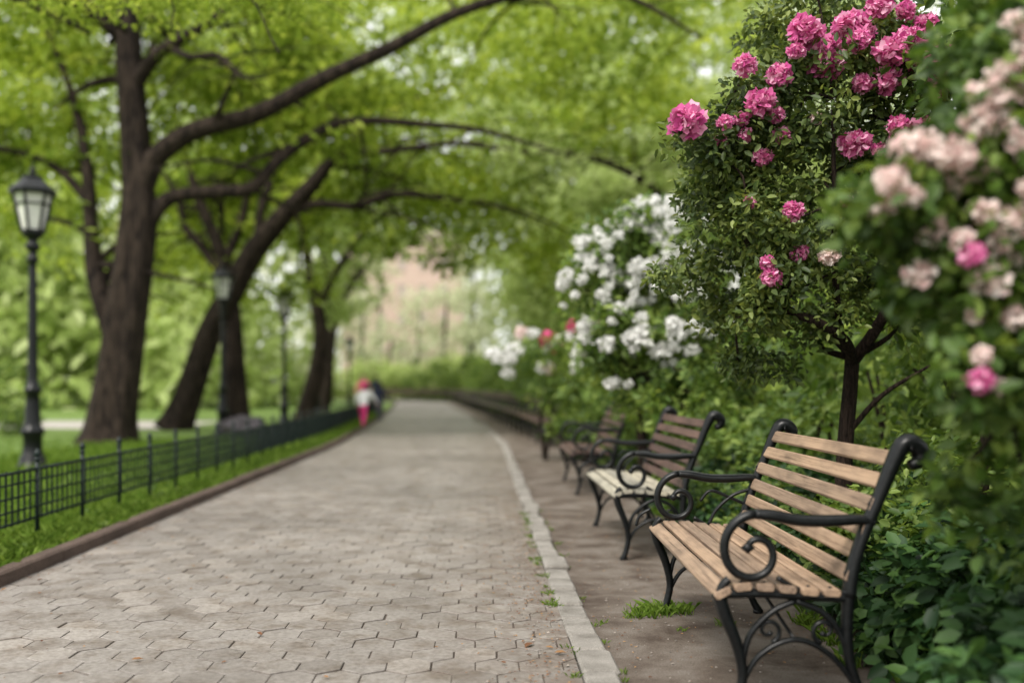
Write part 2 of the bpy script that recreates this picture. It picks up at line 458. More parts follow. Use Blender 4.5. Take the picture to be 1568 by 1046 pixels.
# ------------------------------------------------------------------ lamps
def lamp(x, y, h=3.96):
    e = empty('street_lamp', (x, y, 0)); s = h/3.96
    mb = MB()
    prof = [(0.20, -0.03), (0.20, 0.05), (0.185, 0.08), (0.165, 0.1), (0.16, 0.17), (0.125, 0.22), (0.115, 0.30), (0.12, 0.46), (0.15, 0.49), (0.15, 0.53), (0.115, 0.56),
            (0.10, 0.62), (0.088, 0.9), (0.082, 1.0), (0.11, 1.02), (0.11, 1.06), (0.075, 1.09), (0.062, 1.2), (0.058, 1.6), (0.055, 2.2), (0.047, 2.62), (0.047, 2.68), (0.075, 2.70), (0.075, 2.74), (0.05, 2.77),
            (0.05, 2.83), (0.085, 2.86), (0.10, 2.90), (0.06, 2.94), (0.06, 2.98), (0.12, 3.02), (0.135, 3.06), (0.135, 3.085)]
    mb.lathe([(r*s, z*s) for r, z in prof], segs=16)
    mb.obj('post', M_iron, e)
    mb = MB()
    n = 6
    for k in range(n):
        a = 2*math.pi*(k+0.5)/n
        c, sn = math.cos(a), math.sin(a)
        mb.tube([(0.135*c*s, 0.135*sn*s, 3.07*s), (0.25*c*s, 0.25*sn*s, 3.58*s)], 0.019*s, 6)
        mb.tube([(0.26*c*s, 0.26*sn*s, 3.60*s), (0.275*c*s, 0.275*sn*s, 3.66*s)], [0.016*s, 0.004*s], 5)
        a2 = 2*math.pi*(k+1.5)/n
        for rr, zz, t in ((0.25, 3.58, 0.022), (0.14, 3.09, 0.016), (0.217, 3.43, 0.012)):
            mb.tube([(rr*c*s, rr*sn*s, zz*s), (rr*math.cos(a2)*s, rr*math.sin(a2)*s, zz*s)], t*s, 5)
    mb.lathe([(r*s, z*s) for r, z in [(0.285, 3.555), (0.295, 3.605), (0.20, 3.69), (0.14, 3.745), (0.12, 3.76), (0.125, 3.785), (0.075, 3.81), (0.03, 3.83), (0.045, 3.86), (0.03, 3.89), (0.012, 3.91), (0.018, 3.93), (0.003, 3.975)]], segs=12)
    mb.obj('lantern_frame', M_iron, e, smooth=False)
    mb = MB()
    mb.lathe([(0.12*s, 3.09*s), (0.232*s, 3.575*s)], segs=6)
    V = []
    for p in mb.v:
        a = math.pi/6; V.append((p[0]*math.cos(a)-p[1]*math.sin(a), p[0]*math.sin(a)+p[1]*math.cos(a), p[2]))
    mb.v = V
    mb.obj('lantern_glass', M_frost, e, smooth=False)
for (x, y) in ((-5.77, 13.2), (-5.93, 23.6), (-5.53, 28.9), (-6.2, 39.0), (-7.4, 58.0)):
    lamp(x, y)

# ------------------------------------------------------------------ benches
def bench(x, y0, y1, rot, wood_seat, wood_back, name='park_bench'):
    L = y1-y0
    e = empty(name, (x, y0, 0)); e.rotation_euler = (0, 0, rot)
    bolts = MB()
    def slat(mb, cx, cz, ang, wd, th, ya, yb):
        c = 0.006; h = wd/2; t = th/2
        sec = [(-h+c, -t), (h-c, -t), (h, -t+c), (h, t-c), (h-c, t), (-h+c, t), (-h, t-c), (-h, -t+c)]
        ca, sa = math.cos(ang), math.sin(ang)
        V = []
        bow = random.gauss(0, .0015)
        for yv in (ya, ya+.004, (ya+yb)/2, yb-.004, yb):
            k = 0.9 if yv in (ya, yb) else 1
            bz = bow if yv == (ya+yb)/2 else 0
            for (px, pz) in sec: V.append((cx+(px*ca-pz*sa)*k, yv, cz+bz+(px*sa+pz*ca)*k))
        F = [(j*8+k, j*8+(k+1) % 8, (j+1)*8+(k+1) % 8, (j+1)*8+k) for j in range(4) for k in range(8)]
        F += [tuple(reversed(range(8))), tuple(range(32, 40))]
        mb.add(V, F)
        for yb_ in (0.022, L-0.022):
            c0 = Vector((cx-sa*(t-.002), yb_, cz+ca*(t-.002))); nn = Vector((-sa, 0, ca))
            bolts.tube([c0, c0+nn*.005, c0+nn*.0075], [.0075, .0072, .003], 8)
    mb = MB()
    seat = [(0.005, .412, -0.5), (0.072, .432, -0.12), (0.145, .432, 0.03), (0.218, .426, 0.08), (0.291, .419, 0.08), (0.364, .415, 0.02)]
    for (cx, cz, an) in seat: slat(mb, cx, cz, -an, 0.058, 0.024, -0.01+random.gauss(0, .003), L+0.01)
    mb.obj('seat', wood_seat, e, smooth=False)
    mb = MB()
    bk = cr([(0.425, 0.475), (0.465, 0.60), (0.515, 0.73), (0.575, 0.855)], 10)
    n = 6
    for i in range(n):
        q = bk[int(round(i*(len(bk)-1)/(n-1)))]; q2 = bk[min(len(bk)-1, int(round(i*(len(bk)-1)/(n-1)))+1)]; q1 = bk[max(0, int(round(i*(len(bk)-1)/(n-1)))-1)]
        an = math.atan2(q2[1]-q1[1], q2[0]-q1[0])
        slat(mb, q[0], q[1], an, 0.054, 0.02, 0.0+random.gauss(0, .003), L)
    mb.obj('backrest', wood_back, e, smooth=False)
    bolts.obj('bolts', M_iron, e)
    mb = MB()
    def c2(pts, r, y, k=6, segs=8, sx=1.35):
        q = cr([(p[0], p[1]) for p in pts], k)
        rr = r if not hasattr(r, '__len__') else list(np.interp(np.linspace(0, 1, len(q)), np.linspace(0, 1, len(r)), r))
        mb.tube([(p[0], y, p[1]) for p in q], rr, segs, sx=sx)
    def spiral(cx, cz, r0, r1, a0, a1, y, r, n=28, ex=1.0):
        pts = []
        for i in range(n+1):
            t = i/n; a = a0+(a1-a0)*t; q = r0+(r1-r0)*t
            pts.append((cx+math.cos(a)*q*ex, y, cz+math.sin(a)*q))
        mb.tube(pts, [r*(1-0.35*i/n) for i in range(n+1)], 8, sx=1.3)
        mb.lathe([(0.001, -r*1.2), (r*1.5, 0), (0.001, r*1.2)], (pts[-1][0], y, pts[-1][2]), 8)
    for y in (0.02, L-0.02):
        c2([(0.625, 0.835), (0.655, 0.85), (0.66, 0.885), (0.63, 0.91), (0.60, 0.90), (0.565, 0.83), (0.525, 0.73), (0.475, 0.61), (0.44, 0.50), (0.425, 0.40)],
           [0.017, 0.026, 0.03, 0.031, 0.03, 0.026, 0.022, 0.022, 0.023, 0.025], y)
        c2([(0.425, 0.42), (0.42, 0.30), (0.43, 0.18), (0.47, 0.07), (0.50, 0.012)], [0.023, 0.02, 0.017, 0.016, 0.019], y)
        c2([(-0.01, 0.405), (0.05, 0.408), (0.15, 0.408), (0.3, 0.40), (0.43, 0.395)], [0.018, 0.018, 0.016, 0.016, 0.018], y)
        c2([(-0.005, 0.41), (0.015, 0.34), (0.055, 0.24), (0.075, 0.14), (0.062, 0.06), (0.045, 0.012)], [0.023, 0.022, 0.019, 0.017, 0.017, 0.019], y)
        for fxx in (0.045, 0.50):
            mb.lathe([(0.024, 0), (0.026, 0.012), (0.012, 0.03)], (fxx, y, 0.0), 8)
        c2([(0.072, 0.17), (0.10, 0.27), (0.17, 0.345), (0.25, 0.385)], 0.011, y)
        c2([(0.43, 0.17), (0.40, 0.27), (0.34, 0.345), (0.25, 0.385)], 0.011, y)
        c2([(0.06, 0.08), (0.13, 0.20), (0.25, 0.255), (0.37, 0.20), (0.465, 0.08)], 0.010, y)
        spiral(0.16, 0.285, 0.042, 0.012, -1.3, 5.2, y, 0.0085)
        spiral(0.345, 0.285, 0.042, 0.012, 4.44, -2.0, y, 0.0085)
        c2([(0.505, 0.645), (0.46, 0.655), (0.36, 0.65), (0.26, 0.652), (0.17, 0.668), (0.115, 0.672)], [0.016, 0.018, 0.021, 0.021, 0.02, 0.017], y, sx=1.9)
        spiral(0.115, 0.545, 0.127, 0.028, math.pi/2, math.pi*2+2.6, y, 0.017, 44, 0.95)
        c2([(0.03, 0.455), (0.01, 0.435), (0.0, 0.41)], 0.015, y)
        c2([(0.19, 0.46), (0.25, 0.425), (0.31, 0.41)], 0.009, y)
        if y > .5:
            c2([(0.47, 0.60), (0.38, 0.57), (0.30, 0.50), (0.26, 0.425)], 0.0085, y)
            c2([(0.45, 0.52), (0.36, 0.56), (0.27, 0.59), (0.22, 0.54)], 0.0075, y)
            c2([(-0.02, 0.50), (-0.07, 0.47), (-0.09, 0.42)], 0.0075, y)
    mb.tube([(0.25, 0.02, 0.385), (0.25, L-0.02, 0.385)], 0.008, 6)
    mb.tube([(0.25, 0.02, 0.25), (0.25, L/2, 0.38), (0.25, L-0.02, 0.25)], 0.007, 6)
    mb.obj('iron_frame', M_iron, e)
    return e
bench(0.80, 3.40, 5.00, -0.03, M_wood, M_wood)
bench(0.86, 6.45, 8.05, 0.0, M_wood2, M_woodd)
bench(0.93, 10.3, 11.9, 0.0, M_woodd, M_woodd)

e = empty('curved_bench', (0, 0, 0))
mb = MB(); mi = MB()
yy = list(np.arange(18.0, 82, 1.5))
def bx(y): return XR+0.72+shift(y)
for dx, z, wx, wz in ((0.0, .43, .05, .02), (.13, .43, .05, .02), (.26, .43, .05, .02), (.42, .56, .015, .052), (.46, .68, .015, .052), (.50, .81, .015, .055)):
    for a, b in zip(yy[:-1], yy[1:]):
        V = []
        for y in (a, b):
            x = bx(y)+dx
            V += [(x-wx, y, z-wz), (x+wx, y, z-wz), (x+wx, y, z+wz), (x-wx, y, z+wz)]
        mb.add(V, [(0, 1, 5, 4), (1, 2, 6, 5), (2, 3, 7, 6), (3, 0, 4, 7), (3, 2, 1, 0), (4, 5, 6, 7)])
mb.obj('slats', M_woodd, e, smooth=False)
for y in yy[::1]:
    x = bx(y)
    mi.tube([(x, y, 0), (x+.02, y, .41)], .025, 6); mi.tube([(x+.5, y, 0), (x+.36, y, .4), (x+.54, y, .88)], .025, 6); mi.tube([(x-.02, y, .4), (x+.38, y, .4)], .02, 6)
    mi.tube([(x, y, .4), (x-.02, y, .6), (x+.1, y, .65), (x+.44, y, .65)], .018, 6)
mi.obj('frames', M_iron, e)

# ------------------------------------------------------------------ big trees
def limb(mb, pts, segs=12, k=5, ridged=False):
    q = cr(pts, k)
    ph = random.random()*6
    def rg(a, i):
        return 1+0.07*math.sin(5*a+ph+0.25*math.sin(i*0.35))+0.045*math.sin(11*a+ph*2+i*0.13)+0.03*math.sin(17*a-i*0.2)
    mb.tube([p[:3] for p in q], [max(0.006, p[3]) for p in q], segs, ridge=rg if ridged else None)
    return q

def sprays(mb, q, C, n, lmin, lmax, start=0.15, zdrop=0.0, ybias=0.0, zb=.25):
    m = len(q)
    for _ in range(n):
        i = int(m*(start+(1-start)*random.random())); i = min(i, m-2)
        p = Vector(q[i][:3]); r = q[i][3]
        L = random.uniform(lmin, lmax)
        d = Vector((random.gauss(0, 1), random.gauss(ybias, 1), random.gauss(zb, 0.55))).normalized()
        pts = [(p.x, p.y, p.z, max(0.014, r*0.45))]
        for j in range(1, 5):
            t = j/4
            d = (d+Vector((random.gauss(0, .25), random.gauss(0, .25), random.gauss(0, .18)-zdrop*t))).normalized()
            p = p+d*L/4
            pts.append((p.x, p.y, p.z, max(0.008, r*0.45*(1-0.8*t))))
            if j >= 2: C.append((p.x+random.gauss(0, .4), p.y+random.gauss(0, .5), p.z+random.gauss(0, .3)))
        limb(mb, pts, 5, 3)

def tree(name, limbs, nspray, lr, crown_extra, clump=(0.8, 62, 0.2), mat=M_canopy, ymin=None, keep=None):
    e = empty(name, (0, 0, 0)); mb = MB(); C = []
    for i, l in enumerate(limbs):
        q = limb(mb, l, 28 if i == 0 else 14, 6, ridged=(i < 2))
        if i > 0: sprays(mb, q, C, nspray, lr[0], lr[1], 0.25, 0.12, .7)
        else: sprays(mb, q, C, nspray//2, lr[0], lr[1], 0.62, 0.12, .7)
    C += crown_extra
    if ymin: C = [(c[0], c[1] if c[1] > ymin else ymin+random.random()*2.5, c[2]) for c in C]
    if keep: C = [c for c in C if keep(c)]
    mb.obj('trunk_and_limbs', M_bark, e)
    leaf_obj('crown', clumps(C, clump[0], clump[1], clump[2], flat=0.33, upb=0.7, jit=0.8, aspect=0.42), mat, e)
    return e

A = [
 [(-6.98, 19.2, -.06, .62), (-6.95, 19.2, .2, .5), (-6.9, 19.2, .6, .44), (-6.77, 19.2, 1.47, .40), (-6.65, 19.2, 2.45, .385), (-6.51, 19.2, 3.43, .36), (-6.42, 19.2, 4.28, .34), (-6.43, 19.2, 4.9, .29), (-6.49, 19.2, 5.87, .26), (-6.57, 19.2, 6.85, .24), (-6.61, 19.2, 7.7, .22), (-6.55, 19.2, 8.8, .17), (-6.3, 19.3, 10, .1), (-6.1, 19.4, 11.2, .04)],
 [(-6.75, 19.2, 1.7, .22), (-6.93, 19.25, 2.2, .22), (-7.16, 19.3, 2.81, .2), (-7.33, 19.4, 3.4, .17), (-7.42, 19.5, 4.28, .14), (-7.6, 19.7, 5.6, .11), (-8.0, 20, 6.85, .08), (-8.6, 20.3, 8.2, .04)],
 [(-6.4, 19.2, 4.6, .24), (-6.24, 19.15, 5.0, .22), (-6.02, 19.1, 5.38, .2), (-5.32, 19.0, 5.81, .18), (-4.1, 18.9, 6.12, .16), (-2.88, 18.8, 6.73, .14), (-1.65, 18.6, 7.22, .12), (-.55, 18.5, 7.77, .1), (.55, 18.4, 8.1, .085), (1.65, 18.3, 8.32, .065), (2.75, 18.2, 7.95, .05), (3.9, 18, 7.2, .02)],
 [(-6.45, 19.2, 3.7, .2), (-6.2, 19.2, 4.2, .17), (-5.79, 19.2, 4.62, .14), (-4.96, 19.2, 4.73, .125), (-4.28, 19.2, 4.8, .12), (-3.73, 19.2, 5.38, .11), (-2.88, 19.2, 5.93, .095), (-2.14, 19.2, 6.06, .08), (-1.16, 19.2, 6.0, .065), (.06, 19.2, 5.87, .05), (1.53, 19.2, 5.45, .02)],
 [(-6.55, 19.2, 6.6, .16), (-6.12, 19.0, 7.1, .13), (-5.69, 18.8, 7.34, .11), (-4.83, 18.5, 7.7, .085), (-3.86, 18.2, 8.26, .06), (-2.6, 18, 8.7, .02)],
 [(-5.7, 18.85, 7.3, .07), (-5.2, 18.4, 7.0, .06), (-4.6, 18, 6.9, .045), (-4.1, 17.6, 6.4, .03), (-3.6, 17.3, 6.3, .012)],
 [(-6.6, 19.2, 7.5, .14), (-7.4, 18.7, 8.1, .11), (-8.6, 18, 8.3, .08), (-10, 17.4, 8.2, .05), (-11.5, 17, 7.7, .02)],
 [(-7.45, 19.5, 4.6, .09), (-8.2, 19.8, 5.3, .075), (-9.2, 20.1, 5.7, .05), (-10.5, 20.4, 5.8, .02)],
]
def fill(n, x, y, z): return [(random.uniform(*x), random.uniform(*y), random.uniform(*z)) for _ in range(n)]
tree('honey_locust_tree', A, 12, (1.3, 3.2), fill(66, (-12, -4), (19.8, 23), (5.8, 10))+fill(80, (-5, 5), (19.6, 23), (6.8, 10)), ymin=19.6,
     keep=lambda c: not (-6.6 < c[0] < -1.0 and c[2] < 5.5))
B = [
 [(-7.7, 25.7, -.05, .5), (-7.55, 25.7, .3, .4), (-7.3, 25.7, .94, .34), (-6.8, 25.7, 2.4, .31), (-6.31, 25.7, 3.3, .3), (-5.74, 25.7, 4.38, .27), (-5.0, 25.7, 5.28, .23), (-4.18, 25.7, 6.18, .18), (-3.5, 25.6, 7.0, .13), (-2.2, 25.5, 7.9, .09), (-.6, 25.3, 8.6, .04)],
 [(-4.9, 25.7, 5.4, .13), (-4.1, 25.7, 5.65, .11), (-3.1, 25.7, 5.6, .1), (-2.2, 25.7, 5.9, .085), (-.57, 25.7, 5.75, .06), (.9, 25.7, 5.5, .04), (2.4, 25.7, 4.9, .015)],
 [(-5.6, 25.7, 4.6, .12), (-5.5, 25.8, 5.6, .1), (-5.1, 26, 6.9, .08), (-5.0, 26.3, 8.4, .05), (-4.4, 26.5, 9.6, .02)],
 [(-3.6, 25.6, 6.9, .1), (-2.2, 25.3, 6.9, .085), (-.6, 25, 7.0, .065), (1.2, 24.6, 6.7, .045), (3, 24, 6.6, .02)],
]
tree('leaning_tree', B, 12, (1.6, 3.6), fill(110, (-7, 8), (26, 31), (6.8, 12.5)), (1.0, 62, 0.25), ymin=26.2)
Cc = [
 [(-6.4, 27, -.05, .46), (-6.42, 27, .3, .36), (-6.5, 27, 1.6, .3), (-6.6, 27, 3.16, .26), (-6.75, 27, 4.2, .2), (-7.0, 27, 5.0, .16), (-7.5, 27, 6.2, .12), (-7.9, 27, 7.8, .05)],
 [(-6.7, 27, 3.9, .15), (-7.3, 27, 4.7, .12), (-7.8, 27, 5.3, .1), (-7.95, 27, 6.0, .08), (-8.6, 27, 7.1, .03)],
 [(-6.75, 27, 4.3, .14), (-6.3, 27.2, 5.6, .1), (-6.1, 27.4, 7.2, .06), (-5.8, 27.6, 9, .02)],
]
tree('park_tree', Cc, 10, (1.4, 3.0), fill(64, (-16, -6), (28, 33), (5.6, 13)), (1.0, 60, 0.25), ymin=27.6)
D_ = [
 [(-5.8, 34, -.05, .42), (-5.75, 34, .4, .3), (-5.4, 34, 1.7, .26), (-5.3, 34, 3.0, .23), (-5.6, 34, 4.6, .18), (-5.9, 34, 6.4, .12), (-6.1, 34, 8.5, .05)],
 [(-5.4, 34, 3.6, .14), (-4.6, 34, 5.2, .11), (-3.6, 34, 6.4, .08), (-2, 33.7, 7.2, .05), (0, 33.4, 7.4, .02)],
]
tree('park_tree', D_, 13, (1.6, 3.4), fill(90, (-14, 3), (35, 40), (8, 16)), (1.3, 60, 0.34), M_dist, ymin=34.6,
     keep=lambda c: not (-4.2 < c[0] < -1 and c[2] < 5.6))
E_ = [
 [(-6.5, 42, -.05, .34), (-6.4, 42, .4, .25), (-6.2, 42, 2.2, .2), (-5.95, 42, 4.05, .17), (-5.5, 42, 4.9, .15), (-4.8, 42, 5.9, .11), (-3.6, 42, 7.2, .07), (-2, 42, 8.4, .03)],
 [(-5.9, 42, 4.2, .1), (-6.3, 42, 5.6, .09), (-6.6, 42, 7.5, .05), (-6.8, 42, 9, .02)],
]
tree('park_tree', E_, 7, (1.8, 3), fill(60, (-14, 0), (43, 47), (8.5, 18)), (1.5, 60, 0.4), M_dist, ymin=42.5,
     keep=lambda c: not (-5.2 < c[0] < -1 and c[2] < 6.8))

G = [
 [(7.2, 27, -.05, .45), (7.1, 27, .5, .34), (7.0, 27, 2.5, .3), (6.8, 27, 4.5, .25), (6.6, 27, 6.5, .18), (6.4, 27, 9, .08)],
 [(6.9, 27, 3.6, .18), (5.6, 26.8, 5.2, .14), (4.2, 26.5, 6.4, .1), (2.6, 26.3, 7.0, .06), (1.3, 26, 6.8, .02)],
 [(6.8, 27, 4.8, .15), (8.0, 26.8, 6.3, .11), (9.5, 26.5, 7.6, .05)],
]
tree('park_tree', G, 16, (1.6, 3.8), fill(165, (2.2, 15), (27.5, 33), (3.2, 14.5)), (1.15, 60, 0.27), M_dist)
H = [
 [(6.5, 44, -.05, .45), (6.4, 44, .5, .34), (6.2, 44, 2.5, .3), (6.0, 44, 5.5, .25), (5.8, 44, 9.5, .1)],
 [(6.1, 44, 3.6, .18), (4.6, 44, 5.2, .14), (3.0, 44, 6.4, .1), (1.4, 44, 7.0, .04)],
]
tree('park_tree', H, 14, (2, 5), fill(165, (0.5, 20), (44, 52), (2.2, 21)), (1.6, 55, 0.42), M_dist)

C = []
mb = MB()
for _ in range(44):
    side = random.random()
    y = random.uniform(50, 110)
    if side < 0.55: x = random.uniform(-60, -0.15*y-4)
    else: x = random.uniform(1.5 if y < 70 else 2.5, 45)
    h = random.uniform(10, 19)
    limb(mb, [(x, y, -.05, .45), (x+random.gauss(0, .2), y, h*.3, .3), (x+random.gauss(0, .5), y, h*.7, .12)], 8, 3)
    a = random.uniform(2.8, 4.5)
    C += lobe_centers([(x, y, h*.62, a, a, h*.34), (x+random.gauss(0, 2), y-1, h*.42, a*.8, a*.8, h*.2)], 1.6)
for _ in range(120):
    x = random.uniform(-45, -10); C.append((x, random.uniform(44, 60), random.uniform(0.5, 5)))
# tall crowns closing the sky above the avenue
for (x, y) in ((-26, 60), (-17, 57), (-9.5, 62), (5, 60), (12, 58), (20, 62), (3.5, 70)):
    limb(mb, [(x, y, -.05, .6), (x+.3, y, 8, .45), (x, y, 16, .25), (x+.6, y, 23, .08)], 8, 3)
    if x < 0: limb(mb, [(x, y, 10, .25), (x+4, y, 14, .15), (x+9, y, 17, .05)], 6, 3)
    C += [(x+random.gauss(1.5, 4.5), y+random.gauss(0, 2.5), random.uniform(11.5, 28)) for _ in range(36)]
e = empty('distant_trees'); mb.obj('trunks', M_bark, e)
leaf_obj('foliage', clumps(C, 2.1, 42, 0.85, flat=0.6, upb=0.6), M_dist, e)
C = []
for i in range(380):
    x = -150+300*random.random(); y = random.uniform(134, 170)
    C.append((x, y, random.uniform(0, 34)))
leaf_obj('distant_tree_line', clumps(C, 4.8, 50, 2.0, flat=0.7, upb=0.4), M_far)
mb = MB(); C = []
for (x, y, h, k) in ((-15.5, 102, 15, 3.4), (-12.3, 106, 12, 3.0), (-9.0, 101, 7.5, 2.6), (-6.6, 108, 12, 2.0), (-3.6, 103, 13, 3.2), (-0.8, 100, 16, 3.4), (-11, 111, 17, 1.8)):
    limb(mb, [(x, y, -.05, .3), (x, y, h*.4, .2), (x+.3, y, h*.8, .08)], 8, 3)
    C += lobe_centers([(x, y, h*.58, 2.1, 2, h*.38)], k)
e = empty('pale_haze_trees'); mb.obj('trunks', M_bark, e)  # trees added to veil the building; their pale leaf colour imitates haze
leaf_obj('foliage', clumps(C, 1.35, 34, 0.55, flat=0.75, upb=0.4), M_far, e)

e = empty('brick_building', (-9, 118, 0))
mb = MB(); W, Dp, Hh = 14.0, 10.0, 18.0
mb.box((-W/2, 0, 0), (W/2, Dp, Hh)); mb.obj('walls', M_brick, e, smooth=False)
mb = MB(); mb.box((-W/2-.3, -.3, Hh+.003), (W/2+.3, Dp+.3, Hh+.7)); mb.box((-W/2-.12, -.12, 4.2), (W/2+.12, -.003, 4.6))
mw = MB()
for r in range(5):
    for c in range(5):
        x = -W/2+2.2+c*2.4; z = 1.3+r*3.2 + (0.4 if r else 0)
        mw.box((x-.4, -.03, z), (x+.4, -.003, z+1.4)); mb.box((x-.5, -.10, z-.15), (x+.5, -.004, z-.01)); mb.box((x-.5, -.08, z+1.41), (x+.5, -.004, z+1.55))
mb.obj('stone_trim', M_trim, e, smooth=False); mw.obj('windows', M_win, e, smooth=False)

def shrub(name, lobes, dens, clump, mat, flowers=(), fmat=None, trunk=None, flat=.8, npet=60, aspect=.45, extra=()):
    e = empty(name)
    C = lobe_centers(lobes, dens)+list(extra)
    leaf_obj('leaves', clumps(C, clump[0], clump[1], clump[2], flat=flat, aspect=aspect), mat, e)
    mb = MB()
    if trunk:
        for t in trunk: limb(mb, t, 9, 5, True)
        tips = [t[-1] for t in trunk]+[t[len(t)//2] for t in trunk]
        for c in random.sample(C, min(len(C), 70)):
            b = min(tips, key=lambda q: (q[0]-c[0])**2+(q[1]-c[1])**2+(q[2]-c[2])**2)
            m = [(b[i]+c[i])/2+random.gauss(0, .05) for i in range(3)]
            limb(mb, [(b[0], b[1], b[2], b[3]*.6), (m[0], m[1], m[2], b[3]*.35), (c[0], c[1], c[2], .003)], 5, 4)
    else:
        for (x, y, z, a, b, c) in lobes:
            for _ in range(3):
                limb(mb, [(x+random.gauss(0, .1), y+.1, -.03, .03), (x+random.gauss(0, .15), y, z*.5, .022), (x+random.gauss(0, a*.4), y, z, .01)], 6, 3)
    mb.obj('stems', M_barkn, e)
    if len(flowers):
        byM = {}
        for f in flowers:
            byM.setdefault(f[4] if len(f) > 4 else fmat, []).append(flower_verts(f[:3], f[3], npet))
        for i, (m, v) in enumerate(byM.items()): leaf_obj('blossoms_%d' % i, v, m, e)
    return e

shrub('bush', [(-11.0, 23.0, .75, 1.2, 1.0, .85), (-12.8, 23.2, .8, 1.2, 1.0, .9)], 22, (.38, 70, .14), M_underl)
shrub('hedge', [(x, 52+random.gauss(0, 2), 1.0, 2.2, 1.5, 1.3) for x in np.arange(-34, -9, 2.6)], 6, (.8, 60, .32), M_dist)
shrub('bush', [(x, 88+random.gauss(0, 1.5), 1.4, 2.0, 1.5, 1.5+random.random()*.8) for x in np.arange(-12, 3, 1.9)], 8, (.8, 60, .36), M_dist)
lb = []
for y in np.arange(19, 80, 2.0):
    lb.append((bx(y)+1.75+random.gauss(0, .15), y, .9, 1.0, 1.2, 1.1+.012*y+random.random()*.35))
shrub('hedge', lb, 12, (.5, 60, .21), M_underl)
lb = [(bx(y)+3.6, y, 1.4, 1.3, 1.6, 1.8) for y in np.arange(12, 40, 2.4)]
shrub('hedge', lb, 9, (.6, 60, .22), M_underl)

# ---- pink flowering tree
lob = [(1.97, 5.2, 2.50, .50, .40, .33), (1.54, 5.2, 2.0, .44, .42, .42), (1.27, 5.15, 1.66, .30, .36, .36), (2.06, 5.3, 1.98, .46, .45, .36), (1.5, 5.3, 1.38, .32, .36, .2), (1.3, 5.0, 2.2, .2, .24, .18), (1.6, 5.0, 2.45, .28, .28, .22), (2.28, 5.3, 2.5, .18, .3, .2), (2.15, 5.3, 1.6, .3, .35, .16), (1.85, 5.3, 2.9, .4, .3, .2)]
fl = [(1.50, 2.73, .08), (1.72, 2.77, .078), (1.62, 2.61, .083), (1.89, 2.63, .075), (2.03, 2.64, .085), (2.08, 2.78, .06), (1.90, 2.52, .07), (2.17, 2.54, .088), (1.22, 2.57, .052), (1.38, 2.53, .06),
      (.955, 2.32, .085), (1.29, 2.40, .067), (1.33, 2.44, .045), (1.74, 2.22, .07), (1.94, 2.29, .06), (2.03, 2.28, .062), (1.42, 2.27, .047), (1.325, 2.17, .044), (1.44, 1.90, .045), (1.50, 1.72, .042), (1.63, 1.70, .045),
      (1.35, 1.60, .05), (1.74, 2.68, .05), (1.85, 2.86, .065), (1.79, 2.51, .05), (1.13, 2.31, .038), (1.24, 2.27, .038), (1.96, 2.69, .06), (2.12, 2.49, .065), (1.60, 2.66, .06), (1.33, 1.67, .035), (1.13, 2.24, .034),
      (1.80, 2.75, .05), (2.1, 2.6, .06), (1.46, 2.64, .04), (2.2, 2.62, .05), (1.58, 2.35, .035), (1.86, 2.2, .035), (1.38, 2.36, .04), (1.22, 2.34, .035), (1.99, 2.85, .05), (1.70, 1.95, .03), (1.25, 1.95, .03)]
fls = [(x, 4.70+random.random()*.12, z, r, M_pale if i in (20, 36) else M_pink) for i, (x, z, r) in enumerate(fl)]
fx2 = [(f[0]+random.gauss(0, .03), f[1]+.1, f[2]-.06) for f in fls]
for _ in range(60):
    l = random.choice(lob[:7]+lob[9:]); dd = norm(R.normal(size=(1, 3))+np.array([[-.3, -.4, .2]]))[0]*random.uniform(1.05, 1.35)
    fx2.append((l[0]+dd[0]*l[3], l[1]+dd[1]*l[4], l[2]+dd[2]*l[5]))
trunk = [[(1.86, 5.2, -.03, .055), (1.84, 5.2, .3, .046), (1.85, 5.2, .75, .04), (1.88, 5.2, 1.1, .037), (1.89, 5.2, 1.24, .036)],
         [(1.89, 5.2, 1.22, .032), (1.97, 5.1, 1.38, .028), (2.03, 4.95, 1.6, .022), (2.05, 4.95, 1.85, .016), (2.0, 5.0, 2.4, .008)],
         [(1.89, 5.2, 1.22, .030), (1.78, 5.0, 1.32, .026), (1.62, 4.9, 1.40, .022), (1.45, 4.95, 1.5, .018), (1.3, 5.0, 1.8, .011), (1.15, 4.95, 2.2, .006)],
         [(1.80, 5.1, 1.31, .02), (1.7, 4.9, 1.6, .016), (1.66, 4.8, 2.0, .012), (1.65, 4.8, 2.45, .006)],
         [(1.86, 5.2, .85, .015), (2.0, 5.1, 1.05, .012), (2.2, 5.0, 1.2, .006)]]
shrub('pink_rhododendron_tree', lob, 120, (.12, 125, .042), M_shrub, fls, M_pink, trunk, npet=230, extra=fx2, aspect=.48)

